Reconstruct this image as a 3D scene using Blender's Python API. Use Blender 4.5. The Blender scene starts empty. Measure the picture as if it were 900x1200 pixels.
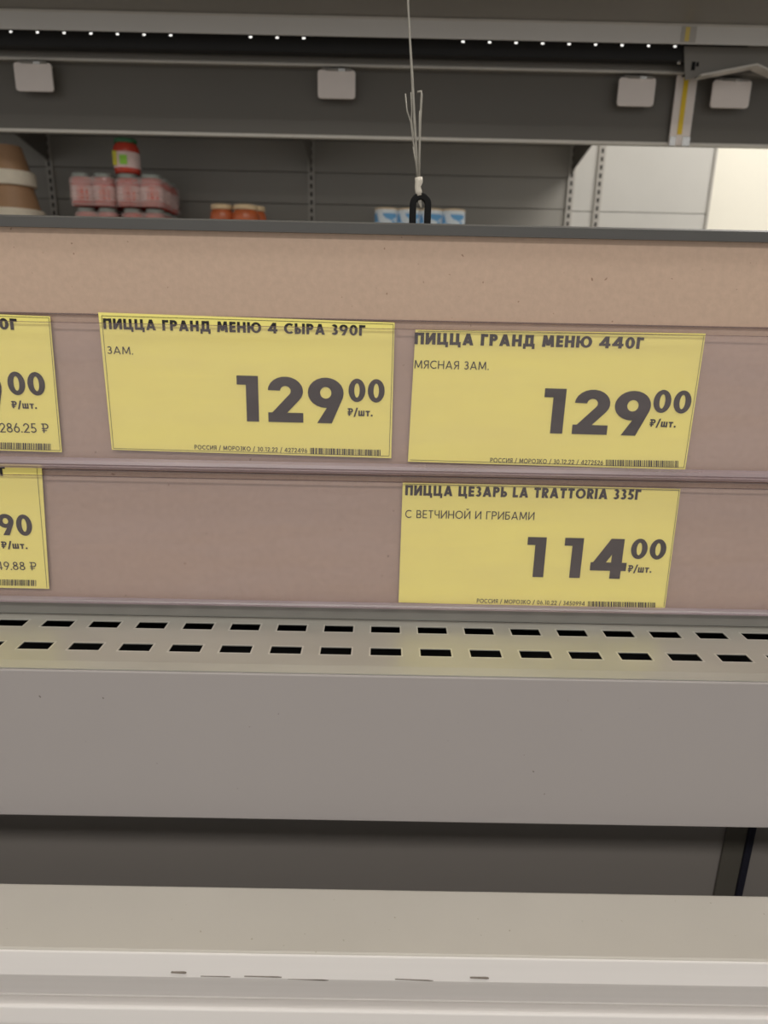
import bpy, bmesh, math, random
from mathutils import Vector, Matrix, Euler
random.seed(7)
sc = bpy.context.scene
C = sc.collection

# ------------------------------------------------------------------ camera, world, lights
F = 800.0                                   # focal length in pixels of the 900x1200 frame
PITCH, YAW, ROLL = math.radians(16.7), math.radians(-0.25), math.radians(1.17)
CAMZ = 1.25
cd = bpy.data.cameras.new('camera'); cam = bpy.data.objects.new('camera', cd); C.objects.link(cam)
cd.sensor_fit = 'VERTICAL'; cd.sensor_height = 36.0; cd.sensor_width = 27.0
cd.lens = F / 1200 * 36
cd.clip_start = 0.01
RM = (Matrix.Rotation(YAW, 4, 'Z') @ Matrix.Rotation(math.radians(90) - PITCH, 4, 'X') @ Matrix.Rotation(ROLL, 4, 'Z'))
cam.matrix_world = Matrix.Translation((0, 0, CAMZ)) @ RM
cd.dof.use_dof = True; cd.dof.focus_distance = 0.41; cd.dof.aperture_fstop = 10.5
sc.camera = cam
sc.view_settings.view_transform = 'Standard'; sc.view_settings.look = 'None'
sc.view_settings.gamma = 1.0; sc.view_settings.use_curve_mapping = False
sc.view_settings.exposure = 0.0

w = bpy.data.worlds.new('shop_ambience'); sc.world = w; w.use_nodes = True
w.node_tree.nodes['Background'].inputs[0].default_value = (0.95, 0.93, 0.91, 1)
w.node_tree.nodes['Background'].inputs[1].default_value = 0.55

def area(name, loc, size, power, rot=(0, 0, 0), col=(1, .965, .92)):
    l = bpy.data.lights.new(name, 'AREA'); l.shape = 'RECTANGLE'; l.size, l.size_y = size
    l.energy = power; l.color = col
    o = bpy.data.objects.new(name, l); C.objects.link(o); o.location = loc; o.rotation_euler = rot
    return o
area('aisle_lamp_light', (-0.2, -1.5, 3.0), (2.6, 0.5), 55, (math.radians(-22), 0, 0))
area('aisle_lamp_light', (0.3, -0.05, 3.05), (3.0, 0.4), 7)
area('aisle_lamp_light', (2.0, 1.75, 3.05), (1.6, 0.4), 46, (math.radians(15), 0, 0))

# ------------------------------------------------------------------ helpers
def ray(px, py):
    d = RM.to_3x3() @ Vector(((px - 450) / F, -(py - 600) / F, -1.0))
    return d
def atY(px, py, Y):
    d = ray(px, py); t = Y / d.y
    return Vector((d.x * t, Y, CAMZ + d.z * t))
def atZ(px, py, Z):
    d = ray(px, py); t = (Z - CAMZ) / d.z
    return Vector((d.x * t, d.y * t, Z))
def lin(c):
    return tuple(((v / 255 / 12.92) if v / 255 <= .04045 else ((v / 255 + .055) / 1.055) ** 2.4) for v in c)

def mat(name, c, rough=.5, metal=0, var=.06, scale=30, bump=0, stretch=(1, 1, 1), spec=.5, speck=None, rvar=0):
    m = bpy.data.materials.new(name); m.use_nodes = True
    nt = m.node_tree; b = nt.nodes['Principled BSDF']
    b.inputs['Roughness'].default_value = rough; b.inputs['Metallic'].default_value = metal
    b.inputs['Specular IOR Level'].default_value = spec
    tc = nt.nodes.new('ShaderNodeTexCoord'); mp = nt.nodes.new('ShaderNodeMapping')
    mp.inputs['Scale'].default_value = stretch
    nt.links.new(tc.outputs['Object'], mp.inputs[0])
    n = nt.nodes.new('ShaderNodeTexNoise'); n.inputs['Scale'].default_value = scale; n.inputs['Detail'].default_value = 5
    nt.links.new(mp.outputs[0], n.inputs[0])
    r = nt.nodes.new('ShaderNodeValToRGB'); l = lin(c)
    r.color_ramp.elements[0].position = .3; r.color_ramp.elements[1].position = .7
    r.color_ramp.elements[0].color = (*[v * (1 - var) for v in l], 1)
    r.color_ramp.elements[1].color = (*[min(1, v * (1 + var)) for v in l], 1)
    nt.links.new(n.outputs[0], r.inputs[0]); out = r.outputs[0]
    if speck:
        sc_, thr, col = speck
        n2 = nt.nodes.new('ShaderNodeTexNoise'); n2.inputs['Scale'].default_value = sc_; n2.inputs['Detail'].default_value = 1
        nt.links.new(mp.outputs[0], n2.inputs[0])
        r2 = nt.nodes.new('ShaderNodeValToRGB'); r2.color_ramp.elements[0].position = thr
        r2.color_ramp.elements[1].position = thr + .04
        nt.links.new(n2.outputs[0], r2.inputs[0])
        mx = nt.nodes.new('ShaderNodeMix'); mx.data_type = 'RGBA'
        nt.links.new(r2.outputs[0], mx.inputs[0]); nt.links.new(out, mx.inputs[6])
        mx.inputs[7].default_value = (*lin(col), 1); out = mx.outputs[2]
    nt.links.new(out, b.inputs['Base Color'])
    if rvar:
        mr = nt.nodes.new('ShaderNodeMapRange'); mr.inputs[3].default_value = rough - rvar; mr.inputs[4].default_value = rough + rvar
        nt.links.new(n.outputs[0], mr.inputs[0]); nt.links.new(mr.outputs[0], b.inputs['Roughness'])
    if bump:
        bp = nt.nodes.new('ShaderNodeBump'); bp.inputs['Strength'].default_value = bump; bp.inputs['Distance'].default_value = .001
        nt.links.new(n.outputs[0], bp.inputs['Height']); nt.links.new(bp.outputs[0], b.inputs['Normal'])
    return m
def clear(name, tint, haze_col, haze, gloss=.08, rough=.12):
    m = bpy.data.materials.new(name); m.use_nodes = True; nt = m.node_tree; nt.nodes.clear()
    o = nt.nodes.new('ShaderNodeOutputMaterial'); t = nt.nodes.new('ShaderNodeBsdfTransparent')
    t.inputs[0].default_value = (*tint, 1)
    d = nt.nodes.new('ShaderNodeBsdfDiffuse'); d.inputs[0].default_value = (*lin(haze_col), 1)
    g = nt.nodes.new('ShaderNodeBsdfGlossy'); g.inputs[1].default_value = rough
    tc = nt.nodes.new('ShaderNodeTexCoord'); mp = nt.nodes.new('ShaderNodeMapping'); mp.inputs['Scale'].default_value = (1, 1, 8)
    nz = nt.nodes.new('ShaderNodeTexNoise'); nz.inputs['Scale'].default_value = 9; nz.inputs['Detail'].default_value = 6
    mr = nt.nodes.new('ShaderNodeMapRange'); mr.inputs[1].default_value = .3; mr.inputs[2].default_value = .7
    mr.inputs[3].default_value = haze * .7; mr.inputs[4].default_value = haze * 1.3
    nt.links.new(tc.outputs['Object'], mp.inputs[0]); nt.links.new(mp.outputs[0], nz.inputs[0]); nt.links.new(nz.outputs[0], mr.inputs[0])
    m1 = nt.nodes.new('ShaderNodeMixShader'); m2 = nt.nodes.new('ShaderNodeMixShader'); m2.inputs[0].default_value = gloss
    nt.links.new(mr.outputs[0], m1.inputs[0]); nt.links.new(t.outputs[0], m1.inputs[1]); nt.links.new(d.outputs[0], m1.inputs[2])
    nt.links.new(m1.outputs[0], m2.inputs[1]); nt.links.new(g.outputs[0], m2.inputs[2]); nt.links.new(m2.outputs[0], o.inputs[0])
    return m
def emit(name, col, s):
    m = bpy.data.materials.new(name); m.use_nodes = True; b = m.node_tree.nodes['Principled BSDF']
    b.inputs['Base Color'].default_value = (*col, 1); b.inputs['Emission Color'].default_value = (*col, 1)
    b.inputs['Emission Strength'].default_value = s
    return m

def thing(name, label, cat, loc=(0, 0, 0), group=None):
    o = bpy.data.objects.new(name, None); C.objects.link(o); o.location = loc; o.empty_display_size = .05
    o['label'] = label; o['category'] = cat
    if group: o['group'] = group
    return o
def bx(bm, x0, y0, z0, x1, y1, z1):
    vs = [bm.verts.new((x, y, z)) for z in (z0, z1) for y in (y0, y1) for x in (x0, x1)]
    for f in ((0, 2, 3, 1), (4, 5, 7, 6), (0, 1, 5, 4), (2, 6, 7, 3), (0, 4, 6, 2), (1, 3, 7, 5)):
        bm.faces.new([vs[i] for i in f])
def obj(name, bm, m, parent=None, bevel=0, smooth=False, label=None):
    """bm is in world coordinates; the object is shifted to its parent's origin."""
    me = bpy.data.meshes.new(name)
    bmesh.ops.recalc_face_normals(bm, faces=bm.faces)
    root = Vector((0, 0, 0)); p = parent
    while p is not None: root += p.location; p = p.parent
    if parent is None:
        vs = [v.co for v in bm.verts]
        root = Vector((sum(v.x for v in vs) / len(vs), sum(v.y for v in vs) / len(vs), min(v.z for v in vs)))
    bmesh.ops.translate(bm, verts=bm.verts, vec=-root)
    bm.to_mesh(me); bm.free()
    me.materials.append(m)
    o = bpy.data.objects.new(name, me); C.objects.link(o)
    if parent is not None: o.parent = parent
    else: o.location = root
    if smooth:
        for f in me.polygons: f.use_smooth = True
    if bevel:
        b = o.modifiers.new('bevel', 'BEVEL'); b.width = bevel; b.segments = 2; b.limit_method = 'ANGLE'; b.angle_limit = math.radians(35)
        b.harden_normals = False
    if label: o['label'] = label
    return o
def boxobj(name, dims, m, parent=None, bevel=0, label=None):
    bm = bmesh.new(); bx(bm, *dims); return obj(name, bm, m, parent, bevel, label=label)
def structure(o): o['kind'] = 'structure'; return o
def prism_x(bm, prof, x0, x1):
    a = [bm.verts.new((x0, y, z)) for y, z in prof]; b = [bm.verts.new((x1, y, z)) for y, z in prof]
    n = len(prof)
    for i in range(n): bm.faces.new((a[i], a[(i + 1) % n], b[(i + 1) % n], b[i]))
    bm.faces.new(a); bm.faces.new(b[::-1])
def prism_y(bm, pts, y0, y1):
    a = [bm.verts.new((x, y0, z)) for x, z in pts]; b = [bm.verts.new((x, y1, z)) for x, z in pts]
    n = len(pts)
    for i in range(n): bm.faces.new((a[i], b[i], b[(i + 1) % n], a[(i + 1) % n]))
    bm.faces.new(a); bm.faces.new(b[::-1])
def lathe(bm, prof, cx, cy, z0, seg=24):
    rings = []
    for r, z in prof:
        rings.append([bm.verts.new((cx + r * math.cos(2 * math.pi * k / seg), cy + r * math.sin(2 * math.pi * k / seg), z0 + z)) for k in range(seg)])
    for a, b in zip(rings, rings[1:]):
        for k in range(seg): bm.faces.new((a[k], a[(k + 1) % seg], b[(k + 1) % seg], b[k]))
    bm.faces.new(rings[0][::-1]); bm.faces.new(rings[-1])
def tube(bm, pts, r, seg=8):
    rings = []
    pts = [Vector(p) for p in pts]
    for i, p in enumerate(pts):
        d = (pts[min(i + 1, len(pts) - 1)] - pts[max(i - 1, 0)]).normalized()
        u = d.cross(Vector((0, 1, 0.01))).normalized(); v = d.cross(u)
        rr = r[i] if isinstance(r, (list, tuple)) else r
        rings.append([bm.verts.new(p + rr * (u * math.cos(2 * math.pi * k / seg) + v * math.sin(2 * math.pi * k / seg))) for k in range(seg)])
    for a, b in zip(rings, rings[1:]):
        for k in range(seg): bm.faces.new((a[k], a[(k + 1) % seg], b[(k + 1) % seg], b[k]))
    bm.faces.new(rings[0][::-1]); bm.faces.new(rings[-1])
def gz(py, Y, px=450): return atY(px, py, Y).z      # height seen on row py at depth Y

# ------------------------------------------------------------------ materials
M = {}
M['cap'] = mat('cap_dark_grey_metal', (80, 79, 77), .45, 0, .04)
M['board'] = mat('brown_fibreboard', (194, 168, 148), .7, 0, .05, 260, .15, speck=(300, .745, (150, 122, 102)))
M['flange'] = mat('grey_metal_flange', (128, 126, 121), .4, 0, .03)
M['grille'] = mat('brushed_steel', (184, 182, 174), .36, .45, .05, 14, .02, (1, 3, 1), rvar=.1)
M['rimmetal'] = mat('pressed_rim_steel', (206, 204, 196), .3, .45, .04, 60)
M['fascia'] = mat('grey_painted_sheet', (163, 157, 155), .42, 0, .012, 9, speck=(260, .78, (110, 104, 98)))
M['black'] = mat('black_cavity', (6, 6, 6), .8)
M['well'] = mat('dark_grey_liner', (148, 142, 137), .45, 0, .04, 6, stretch=(.2, 1, 3))
M['wellpost'] = mat('blue_black_gasket', (38, 38, 50), .5)
M['rim'] = mat('cream_enamel', (184, 179, 171), .42, 0, .025, 22, speck=(300, .76, (150, 142, 126)))
M['bumper'] = mat('white_plastic_bumper', (214, 210, 207), .35, 0, .02, 12, stretch=(.2, 1, 12))
M['scuff'] = mat('scuff_grey', (112, 104, 96), .6, 0, .2, 300)
M['yellow'] = mat('yellow_paper', (255, 243, 138), .6, 0, .015, 40)
M['ink'] = mat('black_print', (26, 24, 25), .5, 0, .02)
M['shelf'] = mat('grey_shelf_enamel', (136, 132, 124), .4, 0, .03, 6)
M['shelf_dark'] = mat('dark_shelf_enamel', (100, 96, 88), .45, 0, .03, 6)
M['shelf_light'] = mat('satin_shelf_sheet', (214, 211, 205), .35, 0, .02, 6)
M['blackened'] = mat('blackened_strip', (30, 29, 27), .6, 0, .03)
M['cover'] = mat('grey_plastic_cover', (182, 178, 171), .4, 0, .02)
M['palegold'] = mat('faded_yellow_insert', (224, 200, 110), .5, 0, .05)
M['lip'] = mat('highlight_bright_edge', (205, 200, 190), .35, .1, .05)  # pale tone paints the highlight along the steel edges
M['white'] = mat('milky_plastic', (236, 226, 218), .4, 0, .02)
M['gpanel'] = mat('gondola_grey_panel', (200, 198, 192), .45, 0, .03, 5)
M['bay'] = mat('bay_shaded_grey_panel', (152, 149, 142), .45, 0, .03, 5)  # same grey panels, with the shade under the shelf put into the colour
M['gup'] = mat('gondola_upright', (176, 172, 165), .45, 0, .03, 5)
M['cream'] = mat('cream_wall_paint', (232, 228, 214), .7, 0, .02, 3)
M['floor'] = mat('grey_floor_tile', (150, 144, 136), .4, 0, .05, 4)
M['chrome'] = mat('bright_metal', (225, 225, 222), .2, .7, .02)
M['stripyellow'] = mat('yellow_insert', (236, 200, 40), .5, 0, .05)
M['hookblack'] = mat('black_plastic', (9, 9, 9), .5, spec=.2)
M['cord'] = mat('grey_nylon_cord', (150, 146, 136), .5, 0, .1, 300)
M['crimp'] = mat('white_crimp', (205, 198, 184), .4)
M['clear'] = clear('clear_pvc_flap', (.992, .985, .985), (224, 208, 210), .055, .02, .25)
M['clearedge'] = clear('clear_pvc_edge', (.62, .52, .5), (160, 140, 135), .35)
M['channel'] = clear('clear_pvc_channel', (.8, .74, .76), (204, 190, 194), .34, .05, .3)
M['film'] = clear('shrink_film', (.97, .93, .93), (252, 230, 225), .3, .06, .2)
M['redjar'] = mat('red_sauce', (204, 72, 54), .25, 0, .1, 20)
M['orangejar'] = mat('orange_preserve', (190, 100, 60), .2, 0, .2, 30)
M['pinklabel'] = mat('pink_label', (240, 214, 208), .5, 0, .08, 60)
M['redpic'] = mat('red_orange_print', (222, 92, 60), .4, 0, .3, 90)
M['silver'] = mat('silver_lid', (150, 156, 150), .4, .3)
M['green'] = mat('green_lid', (50, 110, 70), .4)
M['lime'] = mat('lime_label_patch', (150, 215, 70), .5)
M['yel'] = mat('yellow_label_patch', (215, 205, 60), .5)
M['creamlid'] = mat('cream_lid', (225, 200, 160), .4)
M['canwhite'] = mat('can_white_label', (225, 232, 238), .4)
M['canblue'] = mat('can_blue_label', (222, 232, 240), .4, 0, .03, 60, speck=(38, .50, (104, 168, 218)))
M['bucket'] = mat('brown_tub', (176, 138, 104), .5, 0, .1, 12)
M['ivory'] = mat('ivory_lid', (236, 226, 206), .5)
M['lamp'] = emit('lamp_diffuser', (1, .96, .9), 6)
M['holeglow'] = emit('hole_glow', (1, .97, .92), 1.6)  # added glow to make the strip holes look lit from behind

# ------------------------------------------------------------------ setting
structure(boxobj('floor', (-4, -3, -.05, 4, 3.2, 0), M['floor']))
structure(boxobj('wall_back', (-4, 3.0, 0, 4, 3.1, 3.2), M['cream']))
structure(boxobj('ceiling', (-4, -3, 3.2, 4, 3.2, 3.25), M['cream']))
for x, y, where in ((-.2, -1.5, 'above the aisle behind the viewer'), (.3, -.05, 'above the freezer edge'), (2.0, 1.75, 'above the far shelving')):
    t = thing('ceiling_lamp', 'long white ceiling lamp ' + where, 'lamp', (x, y, 3.1))
    boxobj('lamp_housing', (x - 1.2, y - .12, 3.13, x + 1.2, y + .12, 3.2), M['white'], t)
    boxobj('diffuser', (x - 1.18, y - .1, 3.115, x + 1.18, y + .1, 3.13), M['lamp'], t)

# ------------------------------------------------------------------ freezer
D = .40
LZ = gz(724, D)                               # height of the perforated ledge
XW = .95
fz = thing('freezer_cabinet', 'grey chest freezer with perforated steel ledge, grey fascia and cream front rim', 'freezer', (0, .5, 0))
YF = atZ(450, 788, LZ).y
ya, yb = atZ(450, 734, LZ).y, atZ(450, 741.6, LZ).y
yc, yd = atZ(450, 759.6, LZ).y, atZ(450, 768.2, LZ).y
xu0, xu1 = atZ(57.7, 724.5, LZ).x, atZ(869, 743.2, LZ).x
pitch = (xu1 - xu0) / 15
xl0 = atZ(29.5, 751, LZ).x
slot = atZ(91, 725, LZ).x - xu0
print('ledge', LZ, YF, ya, yb, yc, yd, 'pitch', pitch, 'slot', slot, (atZ(841.5, 767, LZ).x - xl0) / 14)
bm = bmesh.new(); T = .0005
bend = YF + .0065
for y0, y1 in ((ya, D + .02), (yc, yb), (bend, yd)): bx(bm, -XW, y0, LZ - T, XW, y1, LZ)
prism_x(bm, [(bend, LZ), (bend, LZ - T), (YF, LZ - T - .0011), (YF, LZ - .0011)], -XW, XW)
frame = []
for x00, y0, y1 in ((xu0, yb, ya), (xl0, yd, yc)):
    n0 = int((-XW - x00) / pitch) ; xs = []
    k = n0
    x = x00 + k * pitch
    prev = -XW
    while x + slot < XW:
        bx(bm, prev, y0, LZ - T, x, y1, LZ); frame.append((x, y0, x + slot, y1)); prev = x + slot; x += pitch
    bx(bm, prev, y0, LZ - T, XW, y1, LZ)
fw, fh = .0009, .00012
gr = obj('air_grille', bm, M['grille'], fz)
rims = {}
for x0, y0, x1, y1 in frame:
    if y0 not in rims:
        bm = bmesh.new()
        bx(bm, x0 - fw, y0 - fw, LZ, x1 + fw, y0, LZ + fh); bx(bm, x0 - fw, y1, LZ, x1 + fw, y1 + fw, LZ + fh)
        bx(bm, x0 - fw, y0, LZ, x0, y1, LZ + fh); bx(bm, x1, y0, LZ, x1 + fw, y1, LZ + fh)
        bmesh.ops.remove_doubles(bm, verts=bm.verts, dist=1e-6)
        bmesh.ops.translate(bm, verts=bm.verts, vec=(-x0, 0, 0))
        rims[y0] = obj('slot_rim', bm, M['rimmetal'], gr); rims[y0].location.x = x0
    else:
        o = rims[y0].copy(); C.objects.link(o); o.parent = gr; o.location.x = x0
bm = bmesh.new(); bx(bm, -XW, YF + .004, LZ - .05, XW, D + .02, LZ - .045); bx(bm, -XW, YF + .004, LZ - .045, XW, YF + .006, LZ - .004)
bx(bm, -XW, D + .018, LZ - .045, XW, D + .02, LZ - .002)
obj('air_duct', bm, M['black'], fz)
ztop, zbot = gz(791.5, YF), gz(961.5, YF)
bm = bmesh.new(); prism_x(bm, [(YF - .001, ztop), (YF - .001, zbot), (YF + .014, zbot), (YF + .014, zbot + .003), (YF + .0012, zbot + .003), (YF + .0012, ztop)], -XW, XW)
obj('fascia_panel', bm, M['fascia'], fz, .0008)
# well behind the rim
bm = bmesh.new(); bx(bm, -XW, .40, CAMZ - .70, XW, .415, LZ - .052)
bx(bm, -XW, .24, CAMZ - .71, XW, .415, CAMZ - .70)
obj('well_liner', bm, M['well'], fz)
px = atY(871, 1010, .399).x
boxobj('liner_gasket', (px - .002, .396, CAMZ - .70, px + .003, .40, LZ - .06), M['wellpost'], fz, .001)
boxobj('liner_corner_strip', (px - .017, .3975, CAMZ - .70, px - .002, .40, LZ - .06), M['shelf_dark'], fz, .001)
# rim
RZ = CAMZ - .31
YB, YFR = atZ(450, 1042, RZ).y, atZ(450, 1119, RZ).y
bm = bmesh.new(); prism_x(bm, [(YB, RZ), (YB, RZ - .05), (YB - .004, RZ - .05), (YB - .004, RZ - .006), (YFR + .004, RZ - .006), (YFR, RZ - .003), (YFR, RZ)], -XW, XW)
obj('rim_top', bm, M['rim'], fz, .0012)
def pz(py, Y): return (Y, gz(py, Y))
y1 = YFR - .0005
prof = [(YFR + .003, RZ - .0005), (y1, RZ - .0008), pz(1149, y1 - .0035), pz(1152, y1 - .0030), pz(1164, y1 + .002), pz(1170, y1 + .0045), pz(1172, y1 + .0045), pz(1174, y1 + .0028),
        pz(1183, y1 - .002), pz(1187, y1 - .0035), pz(1205, y1 - .0055), (y1 - .0055, RZ - .10), (y1 + .01, RZ - .10), (y1 + .01, RZ - .004)]
bm = bmesh.new(); prism_x(bm, prof, -XW, XW)
obj('front_bumper', bm, M['bumper'], fz, .0006)
for (xa, ya_, xb, yb_, th) in ((337, 1149, 385, 1150.6, 1.0), (286, 1146.2, 330, 1147.3, .4), (200, 1142, 218, 1142.6, .5), (551, 1148.2, 573, 1148.8, .5), (463, 1149.4, 508, 1151.2, .6), (235, 1146, 270, 1146.8, .3)):
    a, b = atY(xa, ya_ - 1.5, y1 - .0037), atY(xb, yb_ - 1.5, y1 - .0037); k = th * .00042; bm = bmesh.new()
    pts = [(a.x, a.z), ((a.x + b.x) / 2, (a.z + b.z) / 2 - k * .5), (b.x - (b.x - a.x) * .1, b.z - k * .8), (b.x, b.z), (b.x - (b.x - a.x) * .15, b.z + k * 1.2), ((a.x + b.x) / 2, (a.z + b.z) / 2 + k * .5)]
    prism_y(bm, pts, y1 - .0037, y1 - .0024)
    obj('scuff_mark', bm, M['scuff'], fz, label='dark scratch on the white bumper')
boxobj('front_panel', (-XW, y1 + .012, .12, XW, y1 + .03, RZ - .01), M['fascia'], fz)
boxobj('plinth', (-XW, y1 + .03, 0, XW, .41, .55), M['shelf_dark'], fz)

# ------------------------------------------------------------------ price board
BT = gz(261, D); CAPB = gz(274.5, D - .003); FB = gz(711.5, D - .004)
pb = thing('price_board', 'long brown fibreboard with dark grey top edge and two clear ticket rails', 'board', (0, D, LZ))
boxobj('board_panel', (-XW, D, LZ + .001, XW, D + .010, BT - .002), M['board'], pb)
bm = bmesh.new(); prism_x(bm, [(D - .003, CAPB), (D - .003, BT - .001), (D - .001, BT), (D + .012, BT), (D + .013, BT - .001), (D + .013, CAPB), (D + .011, CAPB), (D + .011, BT - .002), (D - .0005, BT - .002), (D - .0005, CAPB)], -XW, XW)
obj('top_edge_trim', bm, M['cap'], pb)
bm = bmesh.new(); prism_x(bm, [(D - .004, LZ + .0003), (D - .004, FB), (D, FB + .001), (D, LZ + .0003)], -XW, XW)
obj('bottom_edge_trim', bm, M['flange'], pb, .0005)
for ytop, ylip, ych, ybot in ((375, 385, 544, 556), (557.5, 564.5, 707.5, 713)):
    zt, zl, zc, zb = gz(ytop, D - .001), gz(ylip, D - .0045), gz(ych, D - .006), gz(ybot, D - .006)
    r = boxobj('price_rail', (-XW, D - .0009, zb + .001, XW, D - .0001, zt), M['clear'], pb)
    boxobj('front_flap', (-XW, D - .0048, zc, XW, D - .0042, zl), M['clear'], r)
    bm = bmesh.new(); bx(bm, -XW, D - .0050, zl - .0003, XW, D - .0040, zl)
    obj('lip_edge', bm, M['clearedge'], r)
    boxobj('back_edge', (-XW, D - .0016, zt - .0004, XW, D - .0001, zt + .0002), M['clearedge'], r)
    bm = bmesh.new(); hh = zc - zb
    prism_x(bm, [(D - .0048, zc), (D - .0068, zc - hh * .2), (D - .0080, zc - hh * .5), (D - .0074, zc - hh * .62), (D - .0084, zc - hh * .72), (D - .0068, zb), (D - .001, zb), (D - .001, zb + .0006), (D - .0042, zb + .002), (D - .0042, zc)], -XW, XW)
    obj('bottom_channel', bm, M['channel'], r, smooth=False)

# ------------------------------------------------------------------ stroke lettering
def glyph(ch, t):
    """returns (list of polygons, advance) with cap height 1; a geometric sans of stroke width t"""
    P = []; h = t / 2
    def R(x0, y0, x1, y1): P.append([(x0, y0), (x1, y0), (x1, y1), (x0, y1)])
    def DG(x0, y0, x1, y1, k=None):
        L = math.hypot(x1 - x0, y1 - y0); wx = (t * L / max(abs(y1 - y0), .01)) / 2 if k is None else k / 2
        P.append([(x0 - wx, y0), (x0 + wx, y0), (x1 + wx, y1), (x1 - wx, y1)])
    def ARC(cx, cy, rx, ry, a0, a1, tt=None):
        ty = (t * .78 if t > .2 else t) if tt is None else tt; tt = t if tt is None else tt; n = max(4, int(abs(a1 - a0) / 15)); a_ = []; b_ = []
        for i in range(n + 1):
            a = math.radians(a0 + (a1 - a0) * i / n); c, s = math.cos(a), math.sin(a)
            a_.append((cx + (rx + tt / 2) * c, cy + (ry + tt / 2) * s)); b_.append((cx + (rx - tt / 2) * c, cy + (ry + tt / 2 - ty) * s))
        for i in range(n): P.append([a_[i], a_[i + 1], b_[i + 1], b_[i]])
    def V(x, y0=0, y1=1): R(x - h, y0, x + h, y1)
    def H(y, x0, x1): R(x0, y - h * .9, x1, y + h * .9)
    def bowl(x, yb, yt, wd):
        r = (yt - yb) / 2 - h; rx = min(r, wd)
        H(yt - h, x, wd - rx - h); H(yb + h, x, wd - rx - h); ARC(wd - rx - h, (yt + yb) / 2, rx, r, -90, 90)
    w = .7
    if ch in 'П': w = .72; V(h); V(w - h); H(1 - h, 0, w)
    elif ch in 'ИЙ':
        w = .76; V(h); V(w - h); DG(h, 0.04, w - h, .96, t * 1.15)
        if ch == 'Й': ARC(w / 2, 1.3, .14, .14, 200, 340, t * .8)
    elif ch == 'Ц': w = .84; V(h); V(.72 - h); H(h, 0, w); R(w - t * .8, -.2, w, t)
    elif ch in 'АA': w = .86; DG(h * 1.1, 0, w / 2, 1); DG(w - h * 1.1, 0, w / 2, 1); H(.28, .2, w - .2)
    elif ch == 'Г': w = .54; V(h); H(1 - h, 0, w)
    elif ch in 'РPR':
        w = .62; V(h); bowl(0, .40, 1, w)
        if ch == 'R': DG(w - t * .45, 0, .3, .45)
    elif ch == '₽': w = .70; V(.12 + h); bowl(.0, .40, 1, w); R(0, .2, .5, .2 + t * .7)
    elif ch in 'НH': w = .74; V(h); V(w - h); H(.5, 0, w)
    elif ch == 'Д':
        w = .88; H(h, 0, w); R(0, -.2, t * .8, t); R(w - t * .8, -.2, w, t); V(w - .1 - h); DG(.12 + h, 0, .26, 1); H(1 - h, .2, w - .12)
    elif ch in 'МM': w = .96; DG(h * 1.1, 0, h * 1.4 + .04, 1); DG(w - h * 1.1, 0, w - h * 1.4 - .04, 1); DG(h * 1.4 + .04, 1, w / 2, .12); DG(w - h * 1.4 - .04, 1, w / 2, .12)
    elif ch in 'ЕE': w = .54; V(h); H(1 - h, 0, w); H(.5, 0, w * .95); H(h, 0, w)
    elif ch == 'Ю': w = 1.22; V(h); H(.5, 0, .4); ARC(w - .45, .5, .45 - h, .5 - h, 0, 360)
    elif ch == 'С': w = .80; ARC(.48, .5, .48 - h, .5 - h, 48, 312)
    elif ch in 'ОO': w = .96; ARC(.48, .5, .48 - h, .5 - h, 0, 360)
    elif ch == 'Ь': w = .6; V(h); bowl(0, 0, .6, w)
    elif ch == 'Ы': w = .88; V(h); bowl(0, 0, .6, .56); V(w - h)
    elif ch == 'Б': w = .6; V(h); H(1 - h, 0, w * .92); bowl(0, 0, .6, w)
    elif ch == 'В': w = .62; V(h); bowl(0, .48 - h * .8, 1, w * .93); bowl(0, 0, .48 + h, w)
    elif ch in 'З3':
        w = .56; r1, r2 = .26, .29
        ARC(.26, 1 - r1, r1 - h, r1 - h, -90, 150); ARC(.27, r2, r2 - h, r2 - h, -150, 90)
        H(.5, .2, .3)
    elif ch == 'Я':
        w = .62; V(w - h); r = .3 - h; H(1 - h, r + h, w); H(.4 + h, r + h, w); ARC(r + h, .7, r, r, 90, 270); DG(t * .45, 0, w - .3, .45)
    elif ch == 'К': w = .68; V(h); DG(h + .06, .45, w - t * .6, 1); DG(w - t * .5, 0, h + .14, .6)
    elif ch == 'Ч': w = .64; V(w - h); V(h, .62, 1); H(.45, .2, w); ARC(.2 + h * .2, .62, .2 - h * .8, .17, 180, 270)
    elif ch in 'ТT': w = .62; V(w / 2); H(1 - h, 0, w)
    elif ch in 'L': w = .5; V(h); H(h, 0, w)
    elif ch == 'I': w = t; V(h)
    elif ch == 'ш': w = .8; V(h, 0, .72); V(w / 2, 0, .72); V(w - h, 0, .72); H(h, 0, w)
    elif ch == 'т': w = .56; V(w / 2, 0, .72); H(.72 - h, 0, w)
    elif ch == '0': w = .55 + t * .7; ARC(w / 2, .5, w / 2 - h, .5 - h, 0, 360)
    elif ch == '1':
        lb, rb = (.22, .10) if t > .24 else (.04, .04); sw = .19 + t
        V(lb + sw - h); R(lb, 1 - t * .75, lb + sw, 1); w = lb + sw + rb
    elif ch == '2':
        w = .46 + 1.1 * t; r = .31; ARC(w / 2, 1 - r, w / 2 - h, r - h, -38, 178)
        e = P[0]                                   # first arc piece: its outer and inner start points
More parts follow.
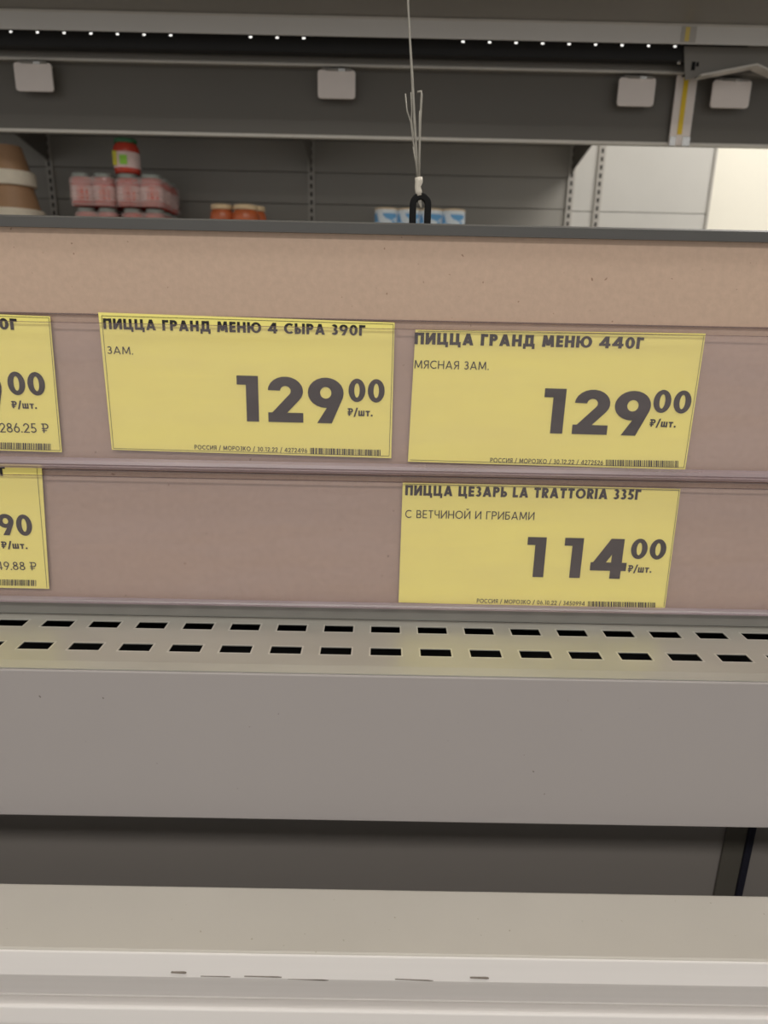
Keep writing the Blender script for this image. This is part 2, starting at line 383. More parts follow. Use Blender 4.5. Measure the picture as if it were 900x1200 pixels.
        P.append([e[0], e[3], (0, t * .45), (t * 1.22, t * .45)]); R(0, 0, w, t * .82)
    elif ch == '4': w = .56 + 1.2 * t; V(w - .12 - h); R(0, .2, w, .2 + t * .8); DG(t * .55, .3, w - .12 - t * .62, 1)
    elif ch == '5': w = .58; R(.1, 1 - t * .85, w * .95, 1); DG(.09 + h * .6, .45, .12 + h, 1); ARC(.27, .31, .31 - h, .31 - h, -150, 120)
    elif ch in '69':
        w = .46 + 1.15 * t; r = .33
        if ch == '6': ARC(w / 2, r, w / 2 - h, r - h, 0, 360); P.append([(.01, .42), (t * 1.05, .52), (w * .74, 1), (w * .74 - t * 1.2, 1)])
        else: ARC(w / 2, 1 - r, w / 2 - h, r - h, 0, 360); P.append([(w - .01, .58), (w - t * 1.05, .48), (w * .26, 0), (w * .26 + t * 1.2, 0)])
    elif ch == '8': w = .6; ARC(w / 2, 1 - .25, .25 - h, .25 - h, 0, 360); ARC(w / 2, .28, .3 - h, .28 - h, 0, 360)
    elif ch == '7': w = .58; R(0, 1 - t * .85, w, 1); DG(.2, 0, w - t * .6, 1)
    elif ch == '.': w = t * 1.1; R(0, 0, t * 1.1, t * 1.1)
    elif ch == '/': w = .42; DG(.03, -.12, .39, 1.08)
    elif ch == ' ': w = .30
    return P, w
def lay(text, t, gap):
    out = []; x = 0
    for ch in text:
        P, w = glyph(ch, t)
        out += [[(x + a, b) for a, b in p] for p in P]; x += w + gap
    lo = min(a for p in out for a, b in p); hi = max(a for p in out for a, b in p)
    return [[(a - lo, b) for a, b in p] for p in out], hi - lo
TY = D - .0025                                 # plane in which the tickets stand
def write(bm, text, A, B, cap, t=.22, gap=.10, lift=.00025):
    polys, W = lay(text, t, gap)
    Y = TY - lift
    a, b = atY(*A, Y), atY(*B, Y); top = atY(A[0], A[1] - cap, Y)
    ex = (b - a) / W; up = Vector((0, 0, 1)) * (top.z - a.z)
    n = Vector((-ex.z, 0, ex.x)).normalized() * up.z
    for i, p in enumerate(polys):
        e = Vector((0, -.0000010 * (i % 7), 0))
        vs = [bm.verts.new(a + ex * u + n * v + e) for u, v in p]
        try: bm.faces.new(vs)
        except ValueError: pass
def barcode(bm, x0, x1, yl0, yl1, yr0, yr1, seed):
    rnd = random.Random(seed); x = x0; Y = TY - .00025
    while x < x1 - 1:
        wd = rnd.choice((.7, .7, 1.1, 1.7)); f = (x - x0) / (x1 - x0)
        ya, yb_ = yl0 + (yr0 - yl0) * f, yl1 + (yr1 - yl1) * f
        bm.faces.new([bm.verts.new(atY(*q, Y)) for q in ((x, yb_), (x + wd, yb_), (x + wd, ya), (x, ya))])
        x += wd + rnd.choice((.6, .8, .9, 1.4))
    return bm
def flat_obj(name, bm, parent): return obj(name, bm, M['ink'], parent)
def ticket(label, quad, lines, bar, frame, bend=0.0):
    TL, TR, BR, BL = [atY(*q, TY) for q in quad]
    root = thing('price_ticket', label, 'price tag', ((BL.x + BR.x) / 2, TY, min(BL.z, BR.z)), 'yellow price tickets in the rails')
    bm = bmesh.new(); nu, nv = 12, 4; g = {}
    for s in (0, 1):
        for i in range(nu + 1):
            for j in range(nv + 1):
                u, v = i / nu, j / nv
                p = (BL * (1 - u) + BR * u) * (1 - v) + (TL * (1 - u) + TR * u) * v
                g[s, i, j] = bm.verts.new((p.x, TY + s * .0003, p.z))
    for i in range(nu):
        for j in range(nv):
            bm.faces.new((g[0, i, j], g[0, i + 1, j], g[0, i + 1, j + 1], g[0, i, j + 1]))
            bm.faces.new((g[1, i, j], g[1, i, j + 1], g[1, i + 1, j + 1], g[1, i + 1, j]))
    for i in range(nu):
        bm.faces.new((g[0, i, 0], g[1, i, 0], g[1, i + 1, 0], g[0, i + 1, 0])); bm.faces.new((g[0, i, nv], g[0, i + 1, nv], g[1, i + 1, nv], g[1, i, nv]))
    for j in range(nv):
        bm.faces.new((g[0, 0, j], g[0, 0, j + 1], g[1, 0, j + 1], g[1, 0, j])); bm.faces.new((g[0, nu, j], g[1, nu, j], g[1, nu, j + 1], g[0, nu, j + 1]))
    obj('paper_card', bm, M['yellow'], root)
    for nm, items in lines:
        bm = bmesh.new()
        for it in items: write(bm, *it)
        flat_obj(nm, bm, root)
    flat_obj('barcode', barcode(bmesh.new(), *bar), root)
    bm = bmesh.new(); Y = TY - .00022; pts = [atY(*q, Y) for q in frame]
    for a, b in zip(pts, pts[1:]):
        d = (b - a).normalized(); n = Vector((-d.z, 0, d.x)) * .00012
        bm.faces.new([bm.verts.new(v) for v in (a - n, b - n, b + n, a + n)])
    flat_obj('border_line', bm, root)
    return root
ticket('yellow price tag reading 129.00 for four cheese pizza 390, upper rail left of centre',
    ((115, 366), (462.5, 378), (458.5, 537), (131, 527)),
    [('title_print', [('ПИЦЦА ГРАНД МЕНЮ 4 СЫРА 390Г', (121.5, 385.5), (428, 393.5), 12.5, .24, .13)]),
     ('small_print', [('ЗАМ.', (126, 414.6), (156, 415.5), 8.9, .12, .16)]),
     ('origin_print', [('РОССИЯ / МОРОЗКО / 30.12.22 / 4272496', (228, 526.5), (360, 530.7), 5.2, .15, .16)]),
     ('price_print', [('129', (279, 493.5), (402.5, 496.5), 53.5, .26, .10), ('00', (408.3, 471), (450.5, 472), 27.5, .245, .1), ('₽/шт.', (407.4, 487.2), (436.6, 488), 9, .2, .14)])],
    (363.5, 447, 524.8, 532, 527.3, 534.5, 1), ((119, 370), (461, 380), (456, 534.5), (133, 525.5), (119, 370)))
ticket('yellow price tag reading 129.00 for meat pizza 440, right-hand one in the upper rail',
    ((487, 386), (827, 391), (803, 550.5), (478, 541)),
    [('title_print', [('ПИЦЦА ГРАНД МЕНЮ 440Г', (485.6, 403.3), (753.4, 409), 13.7, .26, .12)]),
     ('small_print', [('МЯСНАЯ ЗАМ.', (485.6, 431.6), (572.5, 433.6), 9.6, .12, .16)]),
     ('origin_print', [('РОССИЯ / МОРОЗКО / 30.12.22 / 4272526', (574.4, 541.9), (706.5, 545), 5.4, .15, .16)]),
     ('price_print', [('129', (634, 507.5), (758, 511), 52.6, .26, .10), ('00', (764, 483.6), (808, 485), 27.2, .245, .1), ('₽/шт.', (761, 500), (791.5, 501), 9, .2, .14)])],
    (710, 796, 538.7, 546, 540, 547.8, 2), ((490, 388), (825, 393), (801.5, 548), (480.5, 539)))
ticket('yellow price tag reading 114.00 for ham and mushroom pizza, right in the lower rail',
    ((472, 565), (797.5, 573), (779, 714), (467, 706)),
    [('title_print', [('ПИЦЦА ЦЕЗАРЬ LA TRATTORIA 335Г', (474.8, 580.4), (750.3, 585.8), 12, .25, .12)]),
     ('small_print', [('С ВЕТЧИНОЙ И ГРИБАМИ', (474.8, 606.9), (626, 609.5), 9.4, .12, .16)]),
     ('origin_print', [('РОССИЯ / МОРОЗКО / 06.10.22 / 3450994', (558.6, 706.4), (685, 709.8), 4.9, .15, .16)]),
     ('price_print', [('114', (614.8, 676), (732, 678.5), 46.8, .26, .12), ('00', (738, 655), (779, 656), 24, .245, .1), ('₽/шт.', (735.4, 670.6), (763, 671.3), 8.5, .2, .14)])],
    (689, 769, 704.6, 711.4, 706.2, 713, 3), ((474, 567), (796, 574.6), (778, 711)))
ticket('yellow price tag cut off by the left edge, upper rail, reading 286.25 per kilo',
    ((-285, 357), (58.5, 370.8), (72.5, 530), (-265, 520)),
    [('title_print', [('0Г', (-.5, 386), (20.7, 386.8), 13.4, .27, .12)]),
     ('small_print', [('286.25 ₽', (0, 506.6), (57.7, 507.4), 11, .12, .12)]),
     ('price_print', [('9', (-30, 487), (6.3, 488), 52.5, .40, .1), ('00', (10.7, 462.9), (54.3, 463.8), 27.6, .245, .1), ('₽/шт.', (14, 478.4), (43.3, 479.2), 8.6, .2, .14)])],
    (-12, 60, 518, 525.6, 520, 527.3, 4), ((-280, 361), (57, 372.5), (70.5, 528), (-262, 519)))
ticket('yellow price tag cut off by the left edge, lower rail, reading 90 and 49.88',
    ((-285, 537), (48.5, 544.6), (57.6, 690), (-265, 683)),
    [('title_print', [('Г', (.3, 557.6), (6.8, 557.8), 11.4, .27, .12)]),
     ('small_print', [('49.88 ₽', (-4, 667.6), (43.3, 668.4), 9.6, .12, .12)]),
     ('price_print', [('90', (-1, 627), (39, 628.2), 25, .245, .1), ('₽/шт.', (2, 642.6), (32.3, 643.4), 8.2, .2, .14)])],
    (-20, 44.6, 678.6, 685.8, 679.8, 686.8, 5), ((-280, 541), (43, 547), (55, 689)))

# ------------------------------------------------------------------ hanging cord with loop
hy = D + .005
c0 = atY(492, 262, hy)
hc = thing('hanging_cord', 'thin grey cord with frayed ends, white crimp and black loop on the board edge', 'cord', tuple(c0))
bm = bmesh.new()
sc_ = .4 / F * 1.0
r_in, r_out, st = 4.6 * sc_, 11.8 * sc_, 14 * sc_
pts_o, pts_i = [], []
top = c0 + Vector((0, 0, st + .0)); lean = 0
def loop_pts(r, n=14):
    L = [(r, -.010 - st)]
    for i in range(n + 1):
        a = math.pi * i / n; L.append((r * math.cos(a), r * math.sin(a)))
    L.append((-r, -.010 - st)); return L
po, pi_ = loop_pts(r_out), loop_pts(r_in)
cz = c0 + Vector((0, 0, 19 * sc_))
def ringverts(L, y): return [bm.verts.new((cz.x + x, y, cz.z + z)) for x, z in L]
A0, A1, B0, B1 = ringverts(po, hy - .0022), ringverts(po, hy + .0022), ringverts(pi_, hy - .0022), ringverts(pi_, hy + .0022)
for i in range(len(po) - 1):
    bm.faces.new((A0[i], A0[i + 1], B0[i + 1], B0[i])); bm.faces.new((A1[i], B1[i], B1[i + 1], A1[i + 1]))
    bm.faces.new((A0[i], A1[i], A1[i + 1], A0[i + 1])); bm.faces.new((B0[i], B0[i + 1], B1[i + 1], B1[i]))
bm.faces.new((A0[0], B0[0], B1[0], A1[0])); bm.faces.new((A0[-1], A1[-1], B1[-1], B0[-1]))
obj('loop', bm, M['hookblack'], hc, .0006)
def px_path(L, Y=hy - .001): return [atY(x, y, Y) for x, y in L]
bm = bmesh.new(); tube(bm, px_path([(490.5, 208), (491, 213), (489.5, 219), (490.5, 224), (491.5, 229.5)]), [.0021, .0021, .0016, .0018, .0017], 10)
obj('crimp_sleeve', bm, M['crimp'], hc, smooth=True)
bm = bmesh.new(); up_ = atY(478, 0, hy - .001); d_ = (up_ - atY(483, 90, hy - .001))
tube(bm, [up_ + d_ * 14] + px_path([(478, 0), (480, 40), (483, 90), (485.5, 140), (488, 180), (489.5, 210)]), [.0005] * 3 + [.0007] * 4, 8)
tube(bm, px_path([(490.5, 228), (491, 238), (493.5, 244), (493, 236), (492.5, 228)]), .0007, 8)
obj('cord', bm, M['cord'], hc, smooth=True)
for L, r in (([(489, 108), (493.5, 107), (494, 112), (492.5, 140), (491.5, 180), (491, 209)], .0006), ([(492, 130), (491.6, 160), (490.8, 209)], .0005), ([(475, 110), (477, 130), (481.5, 143), (484, 165), (488.5, 190), (490, 208)], .00035),
             ([(481.5, 108), (482.5, 130), (482, 138), (484.8, 160), (487, 165)], .00028), ([(484, 172), (487, 190), (489.6, 207)], .0003)):
    bm = bmesh.new(); tube(bm, px_path(L, hy - .0018), r, 6); obj('frayed_strand', bm, M['cord'], hc, smooth=True)

# ------------------------------------------------------------------ overhead shelf rack (about 1.3 m away)
YS = 1.30; RX = 1.7
rack = thing('overhead_rack', 'dark grey steel rack with upper shelf crossing the top of the picture', 'rack', (0, YS, 0))
z_fb, z_ft = gz(162, YS), gz(81, YS)
xj = atY(799, 130, YS).x


def fasc(x0, x1):
    bm = bmesh.new()
    prism_x(bm, [(YS, z_ft), (YS, z_fb + .002), (YS - .004, z_fb), (YS - .004, z_fb - .0015), (YS + .012, z_fb - .0015), (YS + .012, z_fb + .002), (YS + .003, z_fb + .004), (YS + .003, z_ft)], x0, x1)
    f = obj('fascia', bm, M['shelf_dark'], rack)
    boxobj('bottom_lip', (x0, YS - .0055, z_fb - .003, x1, YS + .002, z_fb + .0022), M['lip'], f, .001)
    return f
fasc(-RX, xj - .001); fasc(xj + .001, RX)
z_rt = gz(63, YS - .01)
bm = bmesh.new(); prism_x(bm, [(YS - .012, z_ft - .002), (YS - .016, z_ft + .003), (YS - .010, z_rt), (YS + .02, z_rt), (YS + .02, z_ft - .002)], -RX, atY(800, 80, YS).x)
obj('front_rail', bm, M['shelf'], rack, .0015)
boxobj('rail_lower_edge', (-RX, YS - .019, z_ft - .003, atY(800, 80, YS).x, YS - .0125, z_ft + .001), M['lip'], rack, .001)
bm = bmesh.new(); prism_x(bm, [(YS - .012, z_ft - .002), (YS - .016, z_ft + .003), (YS - .010, z_rt), (YS + .02, z_rt), (YS + .02, z_ft - .002)], atY(812, 80, YS).x, RX)
obj('front_rail', bm, M['shelf'], rack, .0015)
# upper shelf: satin price strip in front, perforated black strip with an added tube glowing through its holes
YU = YS - .08; ZB1, ZB0 = gz(20.5, YU), gz(43.5, YU)
f2 = boxobj('upper_price_strip', (-RX, YU, ZB0, RX, YU + .003, ZB1), M['shelf_light'], rack, .001)
boxobj('upper_strip_edge', (-RX, YU - .0015, ZB1 - .0022, RX, YU + .001, ZB1 + .0005), M['lip'], f2)
xa = atY(806, 33, YU).x
boxobj('upper_joint_cover', (xa - .009, YU - .001, ZB0 + .0015, xa + .014, YU, ZB1 - .003), M['cover'], f2)
boxobj('yellow_insert', (xa - .0032, YU - .0014, ZB0 + .003, xa + .0036, YU - .001, ZB1 - .004), M['palegold'], f2)
bm = bmesh.new(); bx(bm, -RX, YU - .16, ZB1 + .001, RX, YS + .15, ZB1 + .003); bx(bm, -RX, YU - .163, ZB1 + .001, RX, YU - .16, ZB1 + .06)
obj('upper_shelf_tray', bm, M['shelf'], rack)
YP = YU + .035
zh = gz(46.6, YP); zp0, zp1 = gz(63, YP), ZB1 + .0008
x0h = atY(12.5, 38.5, YP).x; xp = (atY(760, 56, YP).x - x0h) / 24
hs = .0024
bm = bmesh.new(); bx(bm, -RX, YP, zp0, RX, YP + .002, zh - hs * .6); bx(bm, -RX, YP, zh + hs * .6, RX, YP + .002, zp1)
prev = -RX; k = -20
xq = atY(800, 60, YP).x
while x0h + k * xp < xq:
    x = x0h + k * xp
    if x > -RX + .02 and k not in (7, 8, 12, 13, 14, 15, 16): bx(bm, prev, YP, zh - hs * .6, x - hs, YP + .002, zh + hs * .6); prev = x + hs
    k += 1
bx(bm, prev, YP, zh - hs * .6, RX, YP + .002, zh + hs * .6)
ps = obj('perforated_strip', bm, M['blackened'], rack)
bm = bmesh.new(); tube(bm, [(-RX + .02, YP + .010, zh), (RX - .02, YP + .010, zh)], .005, 10)
obj('hole_glow_tube', bm, M['holeglow'], rack)
bm = bmesh.new(); bx(bm, -RX, YP + .018, zp0, RX, YP + .020, zp1); bx(bm, -RX, YP + .002, zp0, RX, YP + .018, zp0 + .002)
obj('glow_cover', bm, M['blackened'], rack)  # hides the added glow from behind and below
# bracket arm at the right
def q(x, y, Y): p = atY(x, y, Y); return (p.x, p.z)
bm = bmesh.new(); Yb = YS - .05
prism_y(bm, [q(803, 94, Yb), q(802, 54, Yb), q(876, 55, Yb), q(902, 41, Yb), q(1100, 30, Yb), q(1100, 70, Yb), q(902, 88, Yb), q(880, 78, Yb), q(815, 91, Yb)], Yb, Yb + .003)
arm = obj('bracket_arm', bm, M['shelf'], rack, .0008)
bm = bmesh.new(); a, b, c_ = atY(815, 91.5, Yb), atY(880, 79, Yb), atY(902, 89, Yb)
prism_y(bm, [(a.x, a.z), (b.x, b.z), (b.x, b.z - .003), (a.x, a.z - .003)], Yb - .02, Yb + .003)
prism_y(bm, [(b.x, b.z), (c_.x, c_.z), (c_.x, c_.z - .003), (b.x, b.z - .003)], Yb - .02, Yb + .003)
obj('arm_flange', bm, M['lip'], arm)
bm = bmesh.new(); a = atY(813, 77, Yb - .002); bx(bm, a.x - .003, Yb - .0006, a.z - .006, a.x + .003, Yb - .0001, a.z + .006)
a = atY(818, 75, Yb - .002); bx(bm, a.x - .002, Yb - .0006, a.z - .003, a.x + .002, Yb - .0001, a.z + .003)
obj('arm_hole', bm, M['black'], arm)
boxobj('rail_end_plate', (atY(799, 70, YS).x, YS - .035, z_ft - .005, atY(803, 70, YS).x, YS + .02, z_rt + .02), M['black'], rack)
bm = bmesh.new(); a = atY(796.5, 68, YS - .04); bx(bm, a.x - .0028, YS - .04, a.z - .008, a.x + .0028, YS - .037, a.z + .008)
obj('end_clip', bm, M['chrome'], rack, .001)
# joint cover with yellow insert
bm = bmesh.new(); xa, xb = atY(783.5, 166, YS - .008).x, atY(807.5, 166, YS - .008).x
bx(bm, xa, YS - .010, z_fb - .003, xb, YS - .0058, z_ft + .004)
jc = obj('joint_cover', bm, M['white'], rack, .001, label='milky strip over the fascia joint')
w_ = xb - xa
boxobj('yellow_insert', (xa + w_ * .34, YS - .0115, z_fb + .013, xa + w_ * .56, YS - .010, z_ft + .004), M['stripyellow'], jc)
for k0, k1 in ((0.0, .30), (.62, 1.0)):
    boxobj('end_tab', (xa + w_ * k0, YS - .0125, z_fb - .005, xa + w_ * k1, YS - .010, z_fb + .010), M['chrome'], jc, .001)
for sx in (-1, 1):
    boxobj('upright', (sx * RX - .03, YS + .02, 0, sx * RX + .03, YS + .08, 2.4), M['shelf'], rack)

for cx, cy, wd, ht, lab in ((40.5, 91, 44, 34, 'milky square ticket holder clipped to the fascia, far left'), (394.5, 99.5, 44, 34, 'milky square ticket holder clipped to the fascia, left of the cord'),
                       (745, 108.5, 43, 34, 'milky square ticket holder just left of the yellow joint strip'), (855.5, 111, 45, 33, 'milky square ticket holder right of the yellow joint strip')):
    Y = YS - .018; a = atY(cx, cy, Y); k = atY(cx + wd / 2, cy, Y).x - a.x; v = atY(cx, cy - ht / 2, Y).z - a.z
    t = thing('ticket_holder', lab, 'holder', (a.x, Y, a.z - v), 'milky ticket holders on the rack fascia')
    bm = bmesh.new(); pts = []; rc = .005
    for sx, sz, a0 in ((1, 1, 0), (-1, 1, 90), (-1, -1, 180), (1, -1, 270)):
        for j in range(4):
            an = math.radians(a0 + j * 30); pts.append((a.x + sx * (k - rc) + rc * math.cos(an), a.z + sz * (v - rc) + rc * math.sin(an)))
    prism_y(bm, pts, Y - .004, Y)
    obj('plate', bm, M['white'], t, .0008)
    bm = bmesh.new(); bx(bm, a.x - k * .55, Y - .006, a.z + v - .002, a.x + k * .8, Y + .018, a.z + v + .0015)
    bx(bm, a.x - k * .75, Y - .006, a.z + v - .001, a.x - k * .5, Y + .004, a.z + v + .002)
    obj('hanging_clip', bm, M['shelf'], t)
    boxobj('glint_tab', (a.x + k * .1, Y - .0065, a.z + v - .003, a.x + k * .45, Y - .004, a.z + v + .001), M['chrome'], t)

# ------------------------------------------------------------------ far gondola
YG = 2.50
gon = thing('wall_shelving', 'grey metal shelving with back panels and slotted uprights behind the rack', 'shelving', (0, YG, 0))
ZS = gz(281, 2.2, 120)            # shelf carrying the goods
ZT = CAMZ + .535                  # shelf above, which shades them
xe = atY(833, 220, YG).x
xs = [atY(-280, 190, YG).x, atY(60, 210, YG).x, atY(365, 215, YG).x, atY(668, 225, YG).x]
x703 = atY(701, 225, YG).x
seams = [0.1, .5, 1.0] + [gz(238 + 5, YG) - .28, gz(241, YG), gz(204, YG), gz(204, YG) + (gz(204, YG) - gz(241, YG)), 2.3]
edges = [-1.9] + xs[1:3] + [xs[3], xe]
edges[3:3] = []
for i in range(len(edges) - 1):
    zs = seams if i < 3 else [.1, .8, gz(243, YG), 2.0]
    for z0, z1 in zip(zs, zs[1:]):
        boxobj('back_panel', (edges[i] + .002, YG, z0 + .0012, edges[i + 1] - .002, YG + .008, z1 - .0012), M['bay'] if i < 3 else M['gpanel'], gon, .001)  # left bays get the panel colour with shade in it
boxobj('panel_backing', (-1.9, YG + .008, .1, xe - .002, YG + .012, 2.0), M['shelf'], gon)
boxobj('edge_trim', (xe - .004, YG - .004, .1, xe + .004, YG + .03, 2.0), M['gup'], gon)
for x in xs[1:] + [x703]:
    bm = bmesh.new(); bx(bm, x - .011, YG - .006, 0, x + .011, YG - .0005, 2.3)
    u = obj('upright', bm, M['gup'], gon)
    bm = bmesh.new(); z = 1.35
    while z < 2.0:
        bx(bm, x - .0035, YG - .0066, z, x + .0035, YG - .006, z + .014); z += .025
    s = obj('slot', bm, M['black'], u); s['kind'] = 'stuff'
SF = 2.02
boxobj('goods_shelf', (-1.9, SF, ZS - .03, xs[3], YG - .007, ZS), M['gup'], gon, .002)
boxobj('top_shelf', (-1.9, SF, ZT, xs[3], YG - .007, ZT + .03), M['shelf'], gon, .002)
for x in xs[1:]:
    bm = bmesh.new(); zl = CAMZ + .447
    prism_x(bm, [(YG - .0066, ZT), (YG - .0066, zl - .01), (YG - .03, zl), (SF + .06, ZT - .022), (SF + .06, ZT)], x - .0015, x + .0015)
    obj('shelf_bracket', bm, M['shelf_dark'], gon)
boxobj('base_plinth', (-1.9, SF - .1, 0, xe, YG, .1), M['shelf'], gon)

def jar(parent, x, y, z, r, h, body, lid, label=None, lab=None, patches=False, name='jar'):
    """a jar body with lid and label; returns the body object"""
    bm = bmesh.new(); lathe(bm, [(r * .86, 0), (r * .97, h * .04), (r, h * .12), (r, h * .66), (r * .93, h * .78), (r * .80, h * .85), (r * .78, h * .90)], x, y, z)
    b = obj(name, bm, body, parent, smooth=True)
    bm = bmesh.new(); lathe(bm, [(r * .86, 0), (r * .88, h * .01), (r * .88, h * .11), (r * .82, h * .13)], x, y, z + h * .87)
    obj('lid', bm, lid, b, smooth=False)
    if lab:
        bm = bmesh.new(); lathe(bm, [(r * 1.005, h * .16), (r * 1.015, h * .17), (r * 1.015, h * .6), (r * 1.005, h * .61)], x, y, z)
        obj('label_band', bm, lab, b, smooth=True)
        if patches:
            s2 = 1 if int(x * 1000) % 2 else -1; bm = bmesh.new()
            R1 = r * 1.03
            for q0, q1, z0_, z1_ in ((-8, 40, .18, .56), (40, 48, .2, .5), (0, 34, .56, .60)):
                a0, a1 = math.radians(-90 + q0), math.radians(-90 + q1)
                vs = [(x + R1 * math.cos(a_), y + R1 * math.sin(a_), z + h * zz_) for a_, zz_ in ((a0, z0_), ((a0 + a1) / 2, z0_), (a1, z0_), (a1, z1_), ((a0 + a1) / 2, z1_), (a0, z1_))]
                v = [bm.verts.new(p_) for p_ in vs]; bm.faces.new((v[0], v[1], v[4], v[5])); bm.faces.new((v[1], v[2], v[3], v[4]))
            obj('red_picture', bm, M['redpic'], b)
    return b
def px_size(n, Y): return n / F * Y * 1.02
YJ = 2.22
# shrink-wrapped packs
packs = [('clear-wrapped pack of red jars, upper layer, left pack without a jar on top', 80.5, 133, 240.5, 200.5, 2),
         ('clear-wrapped pack of red jars, upper layer, carrying the green-lidded jar', 133.5, 190, 243, 202.5, 3),
         ('clear-wrapped pack of red jars in the lower layer, left one', 83.5, 134.5, 281, 241.2, 2),
         ('clear-wrapped pack of red jars in the lower layer, right one', 138, 191, 282.5, 243.5, 3)]
zlay0 = ZS + .0005
hj = (gz(200.5, YJ, 107) - gz(240.5, YJ, 107))
zlay1 = zlay0 + hj + .003
layer_z = [zlay1, zlay1, zlay0, zlay0]
print('hj', hj, 'ZS', ZS, 'want z', gz(240.5, YJ, 107), zlay1)
def shrink_pack(lab, xl, xr, z0, nrow):
    a, b = atY(xl, 240, YJ).x, atY(xr, 240, YJ).x
    r = (b - a) / 4 - .0008
    t = thing('jar_pack', lab, 'pack of jars', ((a + b) / 2, YJ + r * nrow, z0), 'wrapped jar packs on the far shelf')
    for i in range(nrow):
        for k in range(2):
            jar(t, a + r + .001 + k * 2 * r, YJ + r + i * 2 * r, z0 + .0006, r * .975, hj - .002, M['redjar'], M['silver'], lab=M['pinklabel'], patches=(i == 0))
    bm = bmesh.new(); e = .0012
    pts = []
    y0, y1_ = YJ - e, YJ + 2 * r * nrow + e; rr = r * .8
    for cx, cy, a0 in ((b - rr, y1_ - rr, 0), (a + rr, y1_ - rr, 90), (a + rr, y0 + rr, 180), (b - rr, y0 + rr, 270)):
        for j in range(5):
            an = math.radians(a0 + j * 22.5); pts.append((cx + rr * math.cos(an), cy + rr * math.sin(an)))
    ring = []
    for sc2, z in ((1, 0), (1, hj * .76), (.98, hj * .83), (.95, hj * .86)):
        mx, my = (a + b) / 2, (y0 + y1_) / 2
        ring.append([bm.verts.new((mx + (x - mx) * sc2, my + (y - my) * sc2, z0 + z)) for x, y in pts])
    for A_, B_ in zip(ring, ring[1:]):
        for k in range(len(pts)): bm.faces.new((A_[k], A_[(k + 1) % len(pts)], B_[(k + 1) % len(pts)], B_[k]))
    obj('shrink_wrap', bm, M['film'], t, smooth=False)
for (lab, xl, xr, _, _, nr), z0 in zip(packs, layer_z): shrink_pack(lab, xl, xr, z0, nr)
# jar on top
xj_, zj = atY(147, 200, YJ + .03).x, zlay1 + hj + .0008
t = thing('sauce_jar', 'red sauce jar with green lid standing on the stacked packs', 'jar', (xj_, YJ + .05, zj))
hh = gz(161, YJ + .02, 147) - zj; r = px_size(13.4, YJ)
jb = jar(t, xj_, YJ + .05, zj, r, hh, M['redjar'], M['green'], lab=M['pinklabel'], name='glass_body')
bm = bmesh.new(); bx(bm, xj_ - r * .2, YJ + .05 - r * 1.09, zj + hh * .24, xj_ + r * .35, YJ + .05 - r * .9, zj + hh * .50); obj('lime_patch', bm, M['lime'], jb)
bm = bmesh.new(); bx(bm, xj_ - r * .8, YJ + .05 - r * .9, zj + hh * .22, xj_ - r * .42, YJ + .05 - r * .5, zj + hh * .62); obj('yellow_patch', bm, M['yel'], jb)
# amber jars
for cx, wd, dy, lab in ((260.5, 26, 0, 'small amber jar with cream lid, left one of the close trio'), (288, 29, -.01, 'small amber jar with cream lid, middle and nearest of the trio'), (299, 25, .07, 'small amber jar with cream lid, half hidden at the right')):
    x = atY(cx, 250, YJ + dy).x; r = px_size(wd / 2, YJ); h_ = gz(240.5 + (cx - 260) * .02 + (1.3 if dy > 0 else 0), YJ + dy, cx) - ZS
    t = thing('amber_jar', lab, 'jar', (x, YJ + dy, ZS), 'amber jars on the far shelf')
    jar(t, x, YJ + dy, ZS + .0004, r, h_, M['orangejar'], M['creamlid'], name='glass_body')
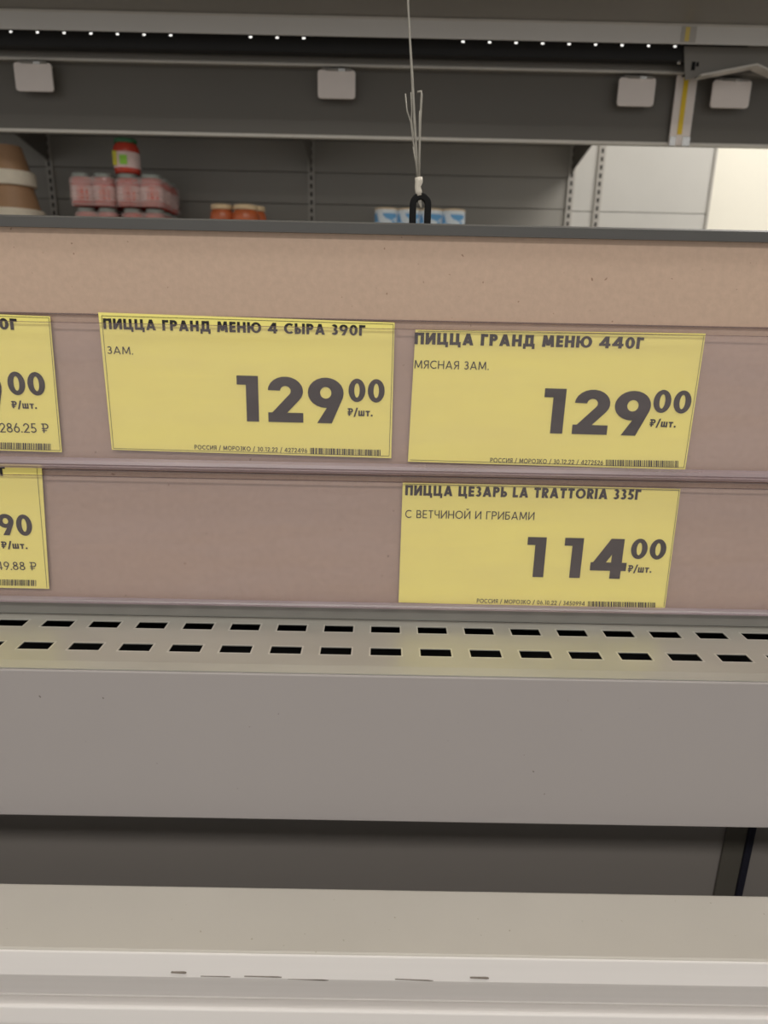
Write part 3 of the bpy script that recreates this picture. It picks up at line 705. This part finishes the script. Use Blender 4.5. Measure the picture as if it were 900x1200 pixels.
# blue and white cans
for i, (cx, lab) in enumerate(((453, 'leftmost'), (479.5, 'second from left, partly behind the black loop'), (506, 'third from left, right of the loop'), (532, 'rightmost'))):
    x = atY(cx, 250, YJ).x; r = px_size(12.6, YJ); h_ = gz(243.5 + (cx - 453) * .02, YJ, cx) - ZS
    t = thing('food_can', 'white and blue can on the far shelf, ' + lab, 'can', (x, YJ + .02, ZS), 'white and blue cans on the far shelf')
    bm = bmesh.new(); lathe(bm, [(r * .97, 0), (r, .002), (r, h_ - .006), (r * .97, h_ - .004)], x, YJ + .02, ZS + .0004); b = obj('can_body', bm, M['canwhite'], t, smooth=False)
    bm = bmesh.new(); lathe(bm, [(r * 1.01, h_ * .12), (r * 1.012, h_ * .13), (r * 1.012, h_ * .84), (r * 1.01, h_ * .85)], x, YJ + .02, ZS); obj('blue_band', bm, M['canblue'], b)
    bm = bmesh.new(); lathe(bm, [(r * .98, 0), (r * 1.02, .001), (r * 1.02, .004), (r * .9, .005)], x, YJ + .02, ZS + h_ - .0055); obj('can_lid', bm, M['creamlid'], b)
# brown tubs
XT = atY(2, 230, YJ).x
zz = ZS + .0005
sz = lambda n: n / F * (YJ + .07)
def tub(lab, z0, zlid, ztop_, r0, r1, rlid):
    """an upturned tub: lid below, body tapering upwards"""
    t = thing('plastic_tub', 'brown upturned plastic tub with ivory lid, %s of the stack at left edge' % lab, 'tub', (XT, YJ + .07, z0), 'brown tubs stacked at the left edge')
    cy = YJ + .07
    bm = bmesh.new(); lathe(bm, [(rlid * .98, 0), (rlid, .003), (rlid, zlid - z0 - .006), (rlid * .97, zlid - z0)], XT, cy, z0, 32); obj('tub_lid', bm, M['ivory'], t)
    bm = bmesh.new(); lathe(bm, [(r0, 0), (r1, ztop_ - zlid)], XT, cy, zlid + .0003, 32); obj('tub_body', bm, M['bucket'], t, smooth=False)
Yt = YJ
tub('lower one', ZS + .0005, gz(243.3, Yt, 15), gz(215, Yt, 12), sz(26), sz(20.5), sz(30))
tub('upper one', gz(215, Yt, 12) + .0008, gz(197.3, Yt, 12), gz(166, Yt, 10), sz(20), sz(13.5), sz(24.5))
